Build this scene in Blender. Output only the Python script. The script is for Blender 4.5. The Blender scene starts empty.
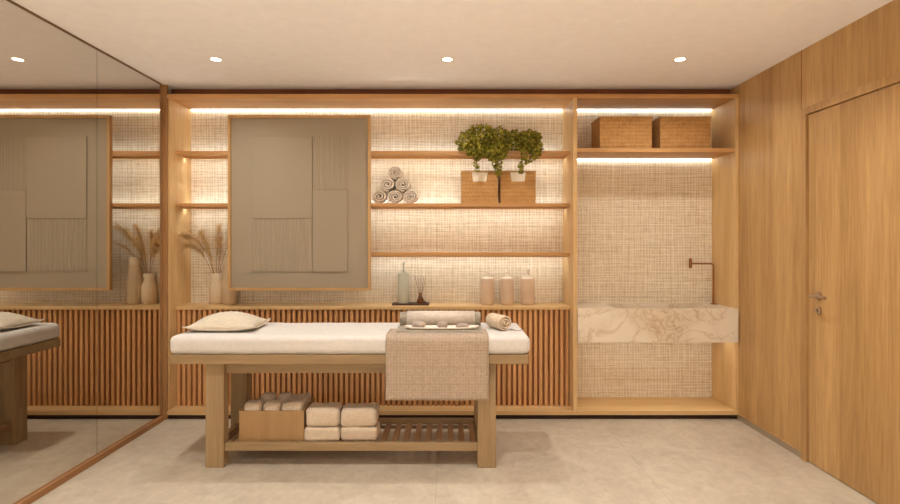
import bpy, bmesh, math, random
from mathutils import Vector, Matrix, noise

R = random.Random(7)
PI = math.pi
SC = bpy.context.scene
COL = SC.collection

# ---------------------------------------------------------------- materials
def lin(c):
    r = []
    for v in c:
        v = v / 255.0
        r.append(v / 12.92 if v <= 0.04045 else ((v + 0.055) / 1.055) ** 2.4)
    return (r[0], r[1], r[2], 1.0)

class NT:
    def __init__(s, name, rough=0.6, spec=0.35):
        s.m = bpy.data.materials.new(name)
        s.m.use_nodes = True
        s.t = s.m.node_tree
        s.b = s.t.nodes['Principled BSDF']
        s.b.inputs['Roughness'].default_value = rough
        s.b.inputs['Specular IOR Level'].default_value = spec
        s.co = s.n('ShaderNodeTexCoord').outputs['Object']
    def n(s, kind, **kw):
        x = s.t.nodes.new(kind)
        for k, v in kw.items():
            setattr(x, k, v)
        return x
    def l(s, a, b):
        s.t.links.new(a, b)
    def map(s, scale, loc=(0, 0, 0), src=None):
        m = s.n('ShaderNodeMapping')
        m.inputs['Scale'].default_value = scale
        m.inputs['Location'].default_value = loc
        s.l(src or s.co, m.inputs['Vector'])
        return m.outputs[0]
    def noise(s, vec, scale, detail=4, rough=0.55, dist=0.0):
        x = s.n('ShaderNodeTexNoise')
        x.inputs['Scale'].default_value = scale
        x.inputs['Detail'].default_value = detail
        x.inputs['Roughness'].default_value = rough
        x.inputs['Distortion'].default_value = dist
        s.l(vec, x.inputs['Vector'])
        return x.outputs['Fac']
    def ramp(s, fac, stops):
        x = s.n('ShaderNodeValToRGB')
        e = x.color_ramp.elements
        while len(e) < len(stops):
            e.new(0.5)
        for i, (p, c) in enumerate(stops):
            e[i].position = p
            e[i].color = lin(c) if len(c) == 3 else c
        s.l(fac, x.inputs['Fac'])
        return x.outputs['Color']
    def mix(s, fac, a, b, mode='MIX'):
        x = s.n('ShaderNodeMix', data_type='RGBA', blend_type=mode)
        if isinstance(fac, (int, float)):
            x.inputs[0].default_value = fac
        else:
            s.l(fac, x.inputs[0])
        for i, v in ((6, a), (7, b)):
            if isinstance(v, tuple):
                x.inputs[i].default_value = lin(v) if len(v) == 3 else v
            else:
                s.l(v, x.inputs[i])
        return x.outputs[2]
    def math(s, op, a, b=0.0):
        x = s.n('ShaderNodeMath', operation=op)
        for i, v in ((0, a), (1, b)):
            if isinstance(v, (int, float)):
                x.inputs[i].default_value = v
            else:
                s.l(v, x.inputs[i])
        return x.outputs[0]
    def col(s, c):
        if isinstance(c, tuple):
            s.b.inputs['Base Color'].default_value = lin(c)
        else:
            s.l(c, s.b.inputs['Base Color'])
    def bump(s, h, strength=0.3, dist=0.002):
        x = s.n('ShaderNodeBump')
        x.inputs['Strength'].default_value = strength
        x.inputs['Distance'].default_value = dist
        s.l(h, x.inputs['Height'])
        s.l(x.outputs[0], s.b.inputs['Normal'])

def wood(name, light, dark, axis, rough=0.5, contrast=1.0, off=(0, 0, 0), wide=6.0, boards=0.0):
    w = NT(name, rough, 0.3)
    def sc(long, cross):
        return tuple(long if a == axis else cross for a in 'xyz')
    broad = w.noise(w.map(sc(0.10, 1.0), off), wide, 2, 0.5)
    fine = w.noise(w.map(sc(0.05, 1.0), off), 85, 4, 0.65)
    cath = w.noise(w.map(sc(0.06, 1.0), off), 16, 5, 0.65, 0.5)
    f = w.math('ADD', w.math('MULTIPLY', broad, 0.32), w.math('MULTIPLY', fine, 0.38))
    f = w.math('ADD', f, w.math('MULTIPLY', cath, 0.30))
    c0 = 0.51
    h = 0.13 / contrast
    if boards:
        # veneer leaves of slightly different tone
        sp_ = w.n('ShaderNodeSeparateXYZ'); w.l(w.co, sp_.inputs[0])
        wn_ = w.n('ShaderNodeTexWhiteNoise', noise_dimensions='1D')
        w.l(w.math('FLOOR', w.math('DIVIDE', w.math('ADD', sp_.outputs[1], 10.0 + off[0]), boards)), wn_.inputs['W'])
        f = w.math('ADD', f, w.math('MULTIPLY', w.math('SUBTRACT', wn_.outputs['Value'], 0.5), 0.10))
    w.col(w.ramp(f, [(c0 - h, dark), (c0 + h, light)]))
    w.bump(fine, 0.10, 0.001)
    return w.m

OAK_L, OAK_D = (226, 191, 138), (200, 160, 106)
oak_z = wood('oak_vertical', OAK_L, OAK_D, 'z')
oak_x = wood('oak_horizontal', OAK_L, OAK_D, 'x')
oak_wall = wood('oak_veneer_wall', (206, 166, 112), (166, 126, 78), 'z', 0.42, 1.0, (3.1, 1.7, 0), 5.0, 0.19)
oak_door = wood('oak_veneer_door', (200, 161, 109), (164, 124, 78), 'z', 0.42, 1.0, (7.9, 5.2, 2), 5.0, 0.19)
shelf_m = wood('shelf_oak', (208, 160, 104), (182, 132, 80), 'x')
slat_m = wood('slat_oak', (222, 168, 112), (198, 142, 90), 'z', 0.5)
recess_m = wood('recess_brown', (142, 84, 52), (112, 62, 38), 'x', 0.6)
toe_m = wood('toe_kick_brown', (70, 42, 28), (48, 28, 18), 'x', 0.6)
frame_m = wood('frame_oak', (202, 160, 106), (178, 136, 84), 'z', 0.5)
trim_m = wood('mirror_trim_brown', (168, 122, 80), (140, 98, 60), 'y', 0.5)
post_m = wood('end_post_brown', (174, 130, 84), (146, 104, 64), 'z', 0.5)
table_z = wood('table_oak_vertical', (172, 145, 108), (142, 114, 79), 'z', 0.55)
table_x = wood('table_oak_horizontal', (172, 145, 108), (144, 116, 81), 'x', 0.55)
table_y = wood('table_oak_cross', (176, 138, 100), (146, 108, 74), 'y', 0.55)
box_m = wood('box_ash', (178, 142, 98), (160, 124, 82), 'z', 0.6)

def plain(name, c, rough=0.6, spec=0.3, metal=0.0, bumpy=0.0, bscale=60, var=0.0):
    w = NT(name, rough, spec)
    w.b.inputs['Metallic'].default_value = metal
    if var:
        f = w.noise(w.map((1, 1, 1)), 14, 4)
        d = tuple(max(0, int(v * (1 - var))) for v in c)
        w.col(w.ramp(f, [(0.35, d), (0.65, c)]))
    else:
        w.col(c)
    if bumpy:
        w.bump(w.noise(w.map((1, 1, 1)), bscale, 3), bumpy, 0.004)
    return w.m

ceil_m = plain('ceiling_paint', (246, 241, 240), 0.9, 0.1, var=0.015)
paint_m = plain('wall_paint', (226, 208, 184), 0.85, 0.15, var=0.02)
art_m = plain('relief_taupe', (160, 145, 123), 0.75, 0.2, bumpy=0.05, bscale=300)
steel_m = plain('brushed_steel', (196, 178, 160), 0.28, 0.5, 1.0)
bronze_m = plain('bronze_metal', (150, 96, 56), 0.35, 0.5, 0.9)
slatback_m = wood('slat_backing_oak', (184, 128, 76), (156, 102, 58), 'z', 0.6)
toprail_m = plain('grey_brown_rail', (128, 100, 76), 0.6)
kick_m = plain('grey_skirting_metal', (168, 152, 132), 0.4, 0.5, 0.3)
trimwhite_m = plain('light_trim_white', (240, 232, 220), 0.5)
stone_m = plain('pebble_taupe', (178, 158, 144), 0.7, 0.3, bumpy=0.1, bscale=120, var=0.1)
tray_m = plain('glazed_cream', (236, 224, 206), 0.35, 0.5)
darktray_m = plain('dark_brown_tray', (72, 44, 32), 0.4, 0.4)
disp_m = plain('celadon_ceramic', (198, 194, 172), 0.35, 0.5, var=0.03)
pump_m = plain('pump_grey', (190, 180, 160), 0.4, 0.5)
sand_m = plain('sand_glaze_ceramic', (212, 182, 152), 0.45, 0.4, var=0.05)
white_m = plain('cream_plastic', (238, 224, 204), 0.4, 0.4)
vase_m = plain('cream_ribbed_ceramic', (222, 198, 164), 0.6, 0.3, var=0.04)
vase2_m = plain('taupe_ribbed_ceramic', (206, 178, 142), 0.65, 0.3, var=0.05)
pampas_m = plain('pampas_tan', (226, 188, 134), 0.9, 0.1, var=0.15)
stem_m = plain('dry_stem_brown', (150, 96, 50), 0.8, 0.1)
reed_m = plain('reed_brown', (120, 78, 48), 0.8, 0.1)
liner_m = plain('basket_liner_cloth', (240, 226, 204), 0.9, 0.1)
pot_m = plain('brown_pot', (120, 82, 50), 0.8)
seam_m = plain('seam_dark', (90, 74, 58), 0.8)

def leaf_mat():
    w = NT('ivy_leaf', 0.55, 0.3)
    f = w.noise(w.map((1, 1, 1)), 38, 2)
    w.col(w.ramp(f, [(0.30, (70, 68, 18)), (0.48, (138, 128, 40)), (0.66, (206, 190, 80))]))
    w.b.inputs['Subsurface Weight'].default_value = 0.0
    w.b.inputs['Transmission Weight'].default_value = 0.0
    # thin leaves let some light through
    tr = w.n('ShaderNodeBsdfTranslucent')
    tr.inputs['Color'].default_value = lin((140, 140, 40))
    mx = w.n('ShaderNodeMixShader')
    mx.inputs[0].default_value = 0.3
    w.l(w.b.outputs[0], mx.inputs[1]); w.l(tr.outputs[0], mx.inputs[2])
    w.l(mx.outputs[0], w.t.nodes['Material Output'].inputs['Surface'])
    return w.m
leaf_m = leaf_mat()
vine_m = plain('vine_green', (110, 112, 40), 0.7)

def amber():
    w = NT('amber_glass', 0.08, 0.5)
    w.col((150, 92, 40))
    w.b.inputs['Transmission Weight'].default_value = 0.75
    return w.m
amber_m = amber()

def mirror():
    w = NT('bronze_mirror', 0.0, 0.5)
    w.b.inputs['Metallic'].default_value = 1.0
    w.col((219, 215, 208))
    return w.m
mirror_m = mirror()

def glass():
    w = NT('added_window_glass', 0.0, 0.5)
    w.col((240, 245, 245)); w.b.inputs['Transmission Weight'].default_value = 1.0
    return w.m
glass_m = glass()

def emit(name, c, s):
    m = bpy.data.materials.new(name); m.use_nodes = True
    t = m.node_tree; t.nodes.clear()
    e = t.nodes.new('ShaderNodeEmission'); o = t.nodes.new('ShaderNodeOutputMaterial')
    e.inputs[0].default_value = c; e.inputs[1].default_value = s
    t.links.new(e.outputs[0], o.inputs[0])
    return m
WARM = (1.0, 1.0, 0.97, 1)
WIN_FILL = 16
LEDC = (0.97, 1.0, 0.96, 1)
led_top = emit('led_header', LEDC, 8.5)
led_shelf = emit('led_shelf', (0.90, 1.0, 1.04, 1), 17)
led_low = emit('led_under_sink', (1.0, 0.92, 0.8, 1), 10)
lens_m = emit('downlight_lens', (1.0, 0.84, 0.62, 1), 14)

def weave():
    """woven grass-cloth: irregular threads both ways"""
    w = NT('woven_wallcovering', 0.9, 0.1)
    sep = w.n('ShaderNodeSeparateXYZ'); w.l(w.co, sep.inputs[0])
    def thread(axis, along, seed):
        # slightly wandering, uneven threads across one axis
        s1 = [1.2, 1.2, 1.2]; s1[axis] = 26.0
        wob = w.noise(w.map(tuple(s1), (seed, seed, seed)), 1.0, 2, 0.6)
        q = w.math('ADD', w.math('MULTIPLY', sep.outputs[axis], 45.0), w.math('MULTIPLY', wob, 2.2))
        t = w.math('ABSOLUTE', w.math('SUBTRACT', w.math('FRACT', q), 0.5))
        s2 = [11.0, 1.0, 11.0]; s2[axis] = 90.0
        var = w.noise(w.map(tuple(s2), (seed + 5, 2, seed)), 1.0, 3, 0.75)
        return w.math('ADD', w.math('MULTIPLY', t, 0.62), w.math('MULTIPLY', var, 0.69))
    h_ = thread(2, 0, 1.0); v_ = thread(0, 0, 6.0)
    spk = w.noise(w.map((1, 1, 1)), 85, 3, 0.7)
    f = w.math('ADD', w.math('MULTIPLY', w.math('ADD', h_, v_), 0.42), w.math('MULTIPLY', spk, 0.16))
    w.col(w.ramp(f, [(0.32, (190, 167, 137)), (0.43, (215, 196, 168)), (0.54, (232, 217, 193)), (0.65, (244, 233, 214))]))
    w.bump(f, 0.15, 0.003)
    return w.m
weave_m = weave()

def cloth(name, c, grid=0.0, dark=None, scale=250, bump=0.25):
    w = NT(name, 0.95, 0.05)
    a = w.noise(w.map((0.15, 0.15, 1)), scale, 2)
    b = w.noise(w.map((1, 1, 0.12)), scale, 2)
    f = w.math('MULTIPLY', w.math('ADD', a, b), 0.5)
    d = dark or tuple(int(v * 0.86) for v in c)
    w.col(w.ramp(f, [(0.40, d), (0.60, c)]))
    w.b.inputs['Sheen Weight'].default_value = 0.15
    w.bump(f, bump, 0.002)
    return w.m
sheet_m = cloth('white_cotton', (218, 212, 206), dark=(210, 202, 194), bump=0.1)
pillow_m = cloth('cream_linen', (214, 202, 182), dark=(198, 184, 162))
towel_m = cloth('taupe_towel', (236, 220, 202), dark=(214, 196, 176), scale=160, bump=0.5)
towelbox_m = cloth('dark_taupe_towel', (214, 196, 174), dark=(190, 170, 148), scale=160, bump=0.5)  # same cloth as the taupe towel in a darker tone, for the box
towel2_m = cloth('beige_towel', (222, 200, 174), dark=(198, 174, 146), scale=160, bump=0.5)
cream_towel_m = cloth('cream_terry', (216, 197, 174), dark=(202, 182, 158), scale=200, bump=0.3)
mat_m = cloth('grey_mat', (176, 164, 146), dark=(140, 128, 110), scale=200, bump=0.4)
matband_m = cloth('pale_mat', (222, 208, 192), dark=(200, 184, 166), scale=200, bump=0.4)
def runner_mat():
    w = NT('waffle_runner', 0.95, 0.05)
    def grid(freq, thr, ax):
        s = tuple(freq if a == ax else 0.0 for a in 'xyz')
        sep = w.n('ShaderNodeSeparateXYZ'); w.l(w.co, sep.inputs[0])
        v = w.math('MULTIPLY', sep.outputs['XYZ'.index(ax.upper())], freq)
        fr = w.math('FRACT', v)
        return w.math('LESS_THAN', fr, thr)
    g = w.math('MAXIMUM', grid(58, 0.3, 'x'), grid(58, 0.3, 'z'))
    band = w.math('MAXIMUM', grid(10.2, 0.06, 'z'), grid(6.5, 0.03, 'x'))
    n_ = w.noise(w.map((1, 1, 1)), 90, 3)
    base = w.ramp(n_, [(0.3, (160, 140, 122)), (0.7, (184, 163, 144))])
    c = w.mix(w.math('MULTIPLY', g, 0.35), base, (196, 176, 154))
    c = w.mix(w.math('MULTIPLY', band, 0.35), c, (152, 126, 100))
    w.col(c)
    w.bump(g, 0.3, 0.002)
    return w.m
runner_m = runner_mat()

def marble():
    w = NT('calacatta_marble', 0.28, 0.5)
    big = w.noise(w.map((1.0, 1.0, 1.1), (4.2, 0, 1.1)), 3.4, 4, 0.55, 0.9)
    vc = w.ramp(w.math('ABSOLUTE', w.math('SUBTRACT', big, 0.5)), [(0.0, (1, 1, 1, 1)), (0.03, (0, 0, 0, 1))])
    fine = w.noise(w.map((1, 1, 1.1), (9, 3, 2)), 9.0, 5, 0.6, 1.2)
    fv = w.ramp(w.math('ABSOLUTE', w.math('SUBTRACT', fine, 0.5)), [(0.0, (1, 1, 1, 1)), (0.05, (0, 0, 0, 1))])
    patch = w.ramp(w.noise(w.map((1, 1, 1), (2, 1, 7)), 2.2, 2), [(0.46, (0, 0, 0, 1)), (0.58, (1, 1, 1, 1))])
    base = w.mix(w.math('MULTIPLY', patch, 0.6), (232, 217, 196), (212, 193, 164))
    c = w.mix(w.math('MULTIPLY', vc, 0.45), base, (180, 148, 106))
    c = w.mix(w.math('MULTIPLY', w.math('MULTIPLY', fv, patch), 0.55), c, (172, 142, 100))
    w.col(c)
    return w.m
marble_m = marble()

def floor_mat():
    w = NT('stone_tile_floor', 0.42, 0.4)
    a = w.noise(w.map((1, 1, 1)), 1.6, 6, 0.6, 0.6)
    b = w.noise(w.map((1, 0.8, 1), (3, 3, 0)), 14, 6, 0.7, 0.5)
    vn = w.noise(w.map((1, 1, 1), (8, 2, 0)), 4.5, 7, 0.62, 1.0)
    f = w.math('ADD', w.math('MULTIPLY', a, 0.5), w.math('MULTIPLY', b, 0.5))
    c = w.ramp(f, [(0.36, (172, 157, 137)), (0.62, (202, 189, 168))])
    v = w.ramp(w.math('ABSOLUTE', w.math('SUBTRACT', vn, 0.5)), [(0.0, (1, 1, 1, 1)), (0.022, (0, 0, 0, 1))])
    c = w.mix(w.math('MULTIPLY', v, 0.14), c, (226, 210, 188))
    sep = w.n('ShaderNodeSeparateXYZ'); w.l(w.co, sep.inputs[0])
    def joint(out, period, offset, t):
        x = w.math('DIVIDE', w.math('ADD', out, offset + 50 * period), period)
        fr = w.math('FRACT', x)
        return w.math('LESS_THAN', fr, t / period)
    j = w.math('MAXIMUM', joint(sep.outputs[0], 1.2, 0.072, 0.004), joint(sep.outputs[1], 1.2, -3.78, 0.004))
    c = w.mix(w.math('MULTIPLY', j, 0.32), c, (122, 100, 80))
    w.col(c)
    w.l(w.ramp(b, [(0.3, (0.36, 0.36, 0.36, 1)), (0.7, (0.5, 0.5, 0.5, 1))]), w.b.inputs['Roughness'])
    w.bump(b, 0.05, 0.002)
    return w.m
floor_m = floor_mat()

def basket_mat():
    w = NT('seagrass_weave', 0.75, 0.2)
    wv = w.n('ShaderNodeTexWave', wave_type='BANDS', bands_direction='Z')
    wv.inputs['Scale'].default_value = 30
    wv.inputs['Distortion'].default_value = 1.2
    wv.inputs['Detail'].default_value = 2
    w.l(w.map((1, 1, 1)), wv.inputs['Vector'])
    v = w.noise(w.map((1, 1, 0.35)), 95, 3, 0.7)
    big = w.noise(w.map((1, 1, 3)), 9, 3)
    f = w.math('ADD', w.math('MULTIPLY', wv.outputs['Fac'], 0.35), w.math('MULTIPLY', v, 0.45))
    f = w.math('ADD', f, w.math('MULTIPLY', big, 0.3))
    w.col(w.ramp(f, [(0.28, (136, 90, 48)), (0.55, (190, 140, 84)), (0.8, (218, 172, 112))]))
    w.bump(f, 0.6, 0.006)
    return w.m
basket_m = basket_mat()

# ---------------------------------------------------------------- mesh helpers
def BM():
    return bmesh.new()

def box(bm, x0, x1, y0, y1, z0, z1):
    vs = [bm.verts.new((x, y, z)) for x in (x0, x1) for y in (y0, y1) for z in (z0, z1)]
    for f in ((0, 1, 3, 2), (4, 6, 7, 5), (0, 4, 5, 1), (2, 3, 7, 6), (0, 2, 6, 4), (1, 5, 7, 3)):
        bm.faces.new([vs[i] for i in f])
    return bm

def bbox(x0, x1, y0, y1, z0, z1, bev=0.0, seg=2):
    bm = box(BM(), x0, x1, y0, y1, z0, z1)
    if bev:
        bmesh.ops.bevel(bm, geom=bm.edges[:], offset=bev, segments=seg, profile=0.5, affect='EDGES')
    return bm

def soft(x0, x1, y0, y1, z0, z1, bev, cuts=(8, 4, 3), amp=0.004, freq=8, seed=0):
    """rounded cushion-like block with slightly uneven cloth surface"""
    bm = BM(); cache = {}
    def ticks(a, b, n):
        t = [a + bev * k for k in (0, 0.15, 0.4, 0.7, 1.0)]
        t += [a + bev + (b - a - 2 * bev) * (i + 1) / (n + 1) for i in range(n)]
        return t + [b - bev * k for k in (1.0, 0.7, 0.4, 0.15, 0)]
    T = [ticks(x0, x1, cuts[0]), ticks(y0, y1, cuts[1]), ticks(z0, z1, cuts[2])]
    lo_, hi_ = (x0 + bev, y0 + bev, z0 + bev), (x1 - bev, y1 - bev, z1 - bev)
    def vert(i, j, k):
        if (i, j, k) not in cache:
            p = Vector((T[0][i], T[1][j], T[2][k]))
            c = Vector([min(max(p[q], lo_[q]), hi_[q]) for q in range(3)])
            d_ = p - c
            m_ = max(abs(d_.x), abs(d_.y), abs(d_.z))
            cache[i, j, k] = bm.verts.new(c + (d_.normalized() * m_ if m_ > 0 else d_))
        return cache[i, j, k]
    n0, n1, n2 = len(T[0]) - 1, len(T[1]) - 1, len(T[2]) - 1
    for i in range(n0):
        for j in range(n1):
            for k in (0, n2):
                bm.faces.new((vert(i, j, k), vert(i + 1, j, k), vert(i + 1, j + 1, k), vert(i, j + 1, k)))
    for i in range(n0):
        for k in range(n2):
            for j in (0, n1):
                bm.faces.new((vert(i, j, k), vert(i + 1, j, k), vert(i + 1, j, k + 1), vert(i, j, k + 1)))
    for j in range(n1):
        for k in range(n2):
            for i in (0, n0):
                bm.faces.new((vert(i, j, k), vert(i, j + 1, k), vert(i, j + 1, k + 1), vert(i, j, k + 1)))
    bmesh.ops.recalc_face_normals(bm, faces=bm.faces[:])
    bm.normal_update()
    for v in bm.verts:
        d = noise.noise(Vector((v.co.x * freq + seed * 7.3, v.co.y * freq, v.co.z * freq + seed)))
        keep = 0.0 if v.co.z < z0 + 1e-4 else 1.0
        v.co += v.normal * d * amp * keep
    return bm

def prism(bm, pts, a0, a1, axis='y'):
    """extrude a 2D outline along an axis; pts are (x,z) for y, (x,y) for z, (y,z) for x"""
    def P(u, v, a):
        return (u, a, v) if axis == 'y' else ((u, v, a) if axis == 'z' else (a, u, v))
    A = [bm.verts.new(P(u, v, a0)) for u, v in pts]
    B = [bm.verts.new(P(u, v, a1)) for u, v in pts]
    n = len(pts)
    bm.faces.new(A); bm.faces.new(B[::-1])
    for i in range(n):
        bm.faces.new((A[i], B[i], B[(i + 1) % n], A[(i + 1) % n]))
    return bm

def lathe(bm, prof, cx, cy, n=32, ribs=0, ribamp=0.0, close=True):
    rings = []
    for r, z in prof:
        ring = []
        for i in range(n):
            a = 2 * PI * i / n
            rr = r * (1 + (ribamp * (0.5 + 0.5 * math.cos(a * ribs)) if ribs else 0))
            ring.append(bm.verts.new((cx + rr * math.cos(a), cy + rr * math.sin(a), z)))
        rings.append(ring)
    for a, b in zip(rings, rings[1:]):
        for i in range(n):
            bm.faces.new((a[i], a[(i + 1) % n], b[(i + 1) % n], b[i]))
    if close:
        bm.faces.new(rings[0][::-1]); bm.faces.new(rings[-1])
    return bm

def tube(bm, pts, r, n=8, taper=None):
    pts = [Vector(p) for p in pts]
    rings = []
    for i, p in enumerate(pts):
        d = (pts[min(i + 1, len(pts) - 1)] - pts[max(i - 1, 0)]).normalized()
        up = Vector((0, 0, 1)) if abs(d.z) < 0.9 else Vector((1, 0, 0))
        a = d.cross(up).normalized(); b = d.cross(a).normalized()
        rr = r if taper is None else r + (taper - r) * i / (len(pts) - 1)
        rings.append([bm.verts.new(p + a * rr * math.cos(2 * PI * k / n) + b * rr * math.sin(2 * PI * k / n)) for k in range(n)])
    for a, b in zip(rings, rings[1:]):
        for k in range(n):
            bm.faces.new((a[k], a[(k + 1) % n], b[(k + 1) % n], b[k]))
    bm.faces.new(rings[0][::-1]); bm.faces.new(rings[-1])
    return bm

def bez(p0, p1, p2, n=12):
    p0, p1, p2 = Vector(p0), Vector(p1), Vector(p2)
    return [p0 * (1 - t) ** 2 + p1 * 2 * t * (1 - t) + p2 * t * t for t in (i / n for i in range(n + 1))]

def root_of(p):
    while p.parent:
        p = p.parent
    return p

def obj(name, bm, m, parent=None, smooth=False, label=None, origin=None):
    bmesh.ops.recalc_face_normals(bm, faces=bm.faces[:])
    off = Vector(root_of(parent).location) if parent else Vector(origin or (0, 0, 0))
    if off.length:
        bmesh.ops.translate(bm, verts=bm.verts[:], vec=-off)
    me = bpy.data.meshes.new(name)
    bm.to_mesh(me); bm.free()
    if smooth:
        me.polygons.foreach_set('use_smooth', [True] * len(me.polygons))
        if smooth != 'all':
            me.set_sharp_from_angle(angle=math.radians(38))
    me.materials.append(m)
    o = bpy.data.objects.new(name, me)
    COL.objects.link(o)
    if parent:
        o.parent = parent
    elif origin:
        o.location = origin
    if label:
        o['label'] = label
    return o

def tag(o, label, cat, group=None):
    o['label'] = label; o['category'] = cat
    if group:
        o['group'] = group
    return o

def thing(name, loc, label, cat, group=None):
    o = bpy.data.objects.new(name, None); o.empty_display_size = 0.1
    COL.objects.link(o); o.location = loc
    return tag(o, label, cat, group)

def struct(name, bm, m, label, parent=None, smooth=False):
    o = obj(name, bm, m, parent, smooth)
    if not parent:
        o['kind'] = 'structure'; o['label'] = label
    return o

def dup(src, loc, label, group=None):
    r = src.copy(); COL.objects.link(r); r.location = loc
    r['label'] = label
    if group:
        r['group'] = group
    for ch in list(src.children):
        c = ch.copy(); COL.objects.link(c); c.parent = r
        for g in list(ch.children):
            d = g.copy(); COL.objects.link(d); d.parent = c
    return r

# ---------------------------------------------------------------- dimensions
EYE, H = 1.319, 2.5
XM, XR = -2.132, 2.161            # mirror plane, oak wall plane
DP, DB = 3.97, 4.33               # front of the shelving, its back
YR = -1.2                         # wall behind the camera
XL = -2.11                        # outer left of shelving
ZT = 0.832                        # ledge top

# ---------------------------------------------------------------- setting
struct('floor', box(BM(), -2.3, 2.35, YR - 0.1, 4.6, -0.1, 0), floor_m, 'beige stone tile floor')
struct('ceiling', box(BM(), -2.3, 2.35, YR - 0.1, 4.6, H, H + 0.1), ceil_m, 'smooth pale plaster ceiling')
struct('wall_left', box(BM(), -2.3, XM - 0.0122, YR, DB + 0.03, 0, H), paint_m, 'wall behind the mirror')
struct('wall_back', box(BM(), -2.3, 2.35, DB + 0.03, 4.6, 0, H), paint_m, 'wall behind the oak shelving')
bm = BM()
WX0, WX1, WZ0, WZ1 = -1.7, 1.7, 0.25, 2.3  # unseen window, added to brighten the ceiling and the table front
box(bm, -2.3, WX0, YR - 0.1, YR, 0, H); box(bm, WX1, 2.35, YR - 0.1, YR, 0, H)
box(bm, WX0, WX1, YR - 0.1, YR, 0, WZ0); box(bm, WX0, WX1, YR - 0.1, YR, WZ1, H)
struct('wall_rear', bm, paint_m, 'plain wall with an added window opposite the shelving')
wn = struct('added_window', box(BM(), WX0, WX1, YR - 0.09, YR - 0.085, WZ0, WZ1), glass_m, 'wide window added behind the viewer for fill light')
bm = BM()
for fx in (WX0, -0.6, 0.56, WX1 - 0.04):
    box(bm, fx, fx + 0.04, YR - 0.084, YR - 0.04, WZ0, WZ1)
struct('added_window_frame', bm, oak_z, 'oak frame of the added window', wn)
ld = bpy.data.lights.new('added_window_fill', 'AREA'); ld.shape = 'RECTANGLE'; ld.size = WX1 - WX0; ld.size_y = WZ1 - WZ0  # added area light filling the room from behind the camera
ld.energy = WIN_FILL; ld.color = (1.0, 1.0, 1.0)
lo = bpy.data.objects.new('added_window_fill', ld); COL.objects.link(lo)
lo.location = ((WX0 + WX1) / 2, YR - 0.03, (WZ0 + WZ1) / 2); lo.rotation_euler = (PI / 2, 0, 0)
# right wall with a door opening: far part, part over the door, near part
DY0, DY1, DZ = 2.24, 3.252, 2.136
bm = BM()
box(bm, XR, 2.35, DY1 + 0.0, DB + 0.03, 0, H)
box(bm, XR, 2.35, DY0, DY1, DZ, H)
box(bm, XR, 2.35, YR, DY0, 0, H)
wr = struct('wall_right', bm, oak_wall, 'oak veneer wall with fine vertical grain')
# shallow vertical joint above the door edge
struct('trim_1', bbox(XR - 0.001, XR + 0.001, DY1 + 0.008, DY1 + 0.012, DZ, H), recess_m, 'fine joint in the oak veneer above the door')
# door: jamb and head casing, leaf, handle
dr = bpy.data.objects.new('door_1', None); COL.objects.link(dr)
dr.location = (XR, (DY0 + DY1) / 2, 0); dr['kind'] = 'structure'; dr['label'] = 'flush oak door with slim casing'
bm = BM()
box(bm, XR - 0.012, XR + 0.05, DY1 - 0.047, DY1, 0, DZ)
box(bm, XR - 0.012, XR + 0.05, DY0, DY0 + 0.047, 0, DZ)
box(bm, XR - 0.012, XR + 0.05, DY0 + 0.047, DY1 - 0.047, DZ - 0.043, DZ)
obj('door_casing', bm, oak_door, dr)
leaf = obj('door_leaf', bbox(XR + 0.002, XR + 0.044, DY0 + 0.05, DY1 - 0.051, 0.004, DZ - 0.047, 0.001, 1), oak_wall, dr)
hy, hz = 3.11, 1.009
bm = BM()
tube(bm, [(XR + 0.002, hy, hz), (XR - 0.008, hy, hz)], 0.025, 24)
obj('handle_rose', bm, steel_m, leaf, True)
bm = BM()
tube(bm, [(XR - 0.006, hy, hz), (XR - 0.050, hy, hz)], 0.009, 14)
tube(bm, [(XR - 0.046, hy + 0.009, hz), (XR - 0.050, hy - 0.06, hz), (XR - 0.046, hy - 0.118, hz)], 0.009, 14)
obj('lever_handle', bm, steel_m, leaf, True)
bm = BM()
tube(bm, [(XR + 0.002, hy, 0.925), (XR - 0.007, hy, 0.925)], 0.025, 24)
e = obj('keyhole_escutcheon', bm, steel_m, leaf, True)
bm = BM()
tube(bm, [(XR - 0.008, hy, 0.929), (XR - 0.0085, hy, 0.929)], 0.006, 12)
box(bm, XR - 0.0085, XR - 0.007, hy - 0.003, hy + 0.003, 0.913, 0.929)
obj('keyhole', bm, seam_m, leaf)
# skirting: recessed grey metal strip between shelving and door
struct('baseboard_right', bbox(XR - 0.004, XR + 0.0, DY1 + 0.001, DP + 0.0, 0, 0.042), kick_m, 'low grey metal skirting under the oak wall')
struct('trim_2', bbox(XR - 0.010, XR, DY1 + 0.001, DP, 0.042, 0.048), oak_wall, 'lower edge of the oak veneer above the grey skirting')

# mirror wall
mir = thing('wall_mirror', (XM, 1.4, 0), 'large bronze-tinted mirror in tall panels covering the left wall', 'mirror')
MS = 3.222
ME = 3.948
for (a, b, nm) in ((MS + 0.0015, ME, 'far'), (1.9, MS - 0.0015, 'near'), (0.55, 1.897, 'n2'), (YR + 0.02, 0.547, 'n3')):
    obj('mirror_panel', box(BM(), XM - 0.006, XM, a, b, 0.035, H - 0.012), mirror_m, mir)
obj('backing', box(BM(), XM - 0.012, XM - 0.0065, YR + 0.02, ME, 0.0, H), seam_m, mir)
obj('bottom_rail', bbox(XM - 0.006, XM + 0.018, YR + 0.02, ME, 0, 0.035, 0.001, 1), trim_m, mir, label='brown wooden rail along the floor')
obj('top_rail', bbox(XM - 0.006, XM + 0.004, YR + 0.02, ME, H - 0.012, H, 0.0005, 1), toprail_m, mir)
obj('end_post', box(box(BM(), XM - 0.012, XM - 0.001, ME, DP, 0, H), XM - 0.012, -2.105, DP, DP + 0.018, 0, H), post_m, mir, label='narrow brown post closing the far end of the mirror')

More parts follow.
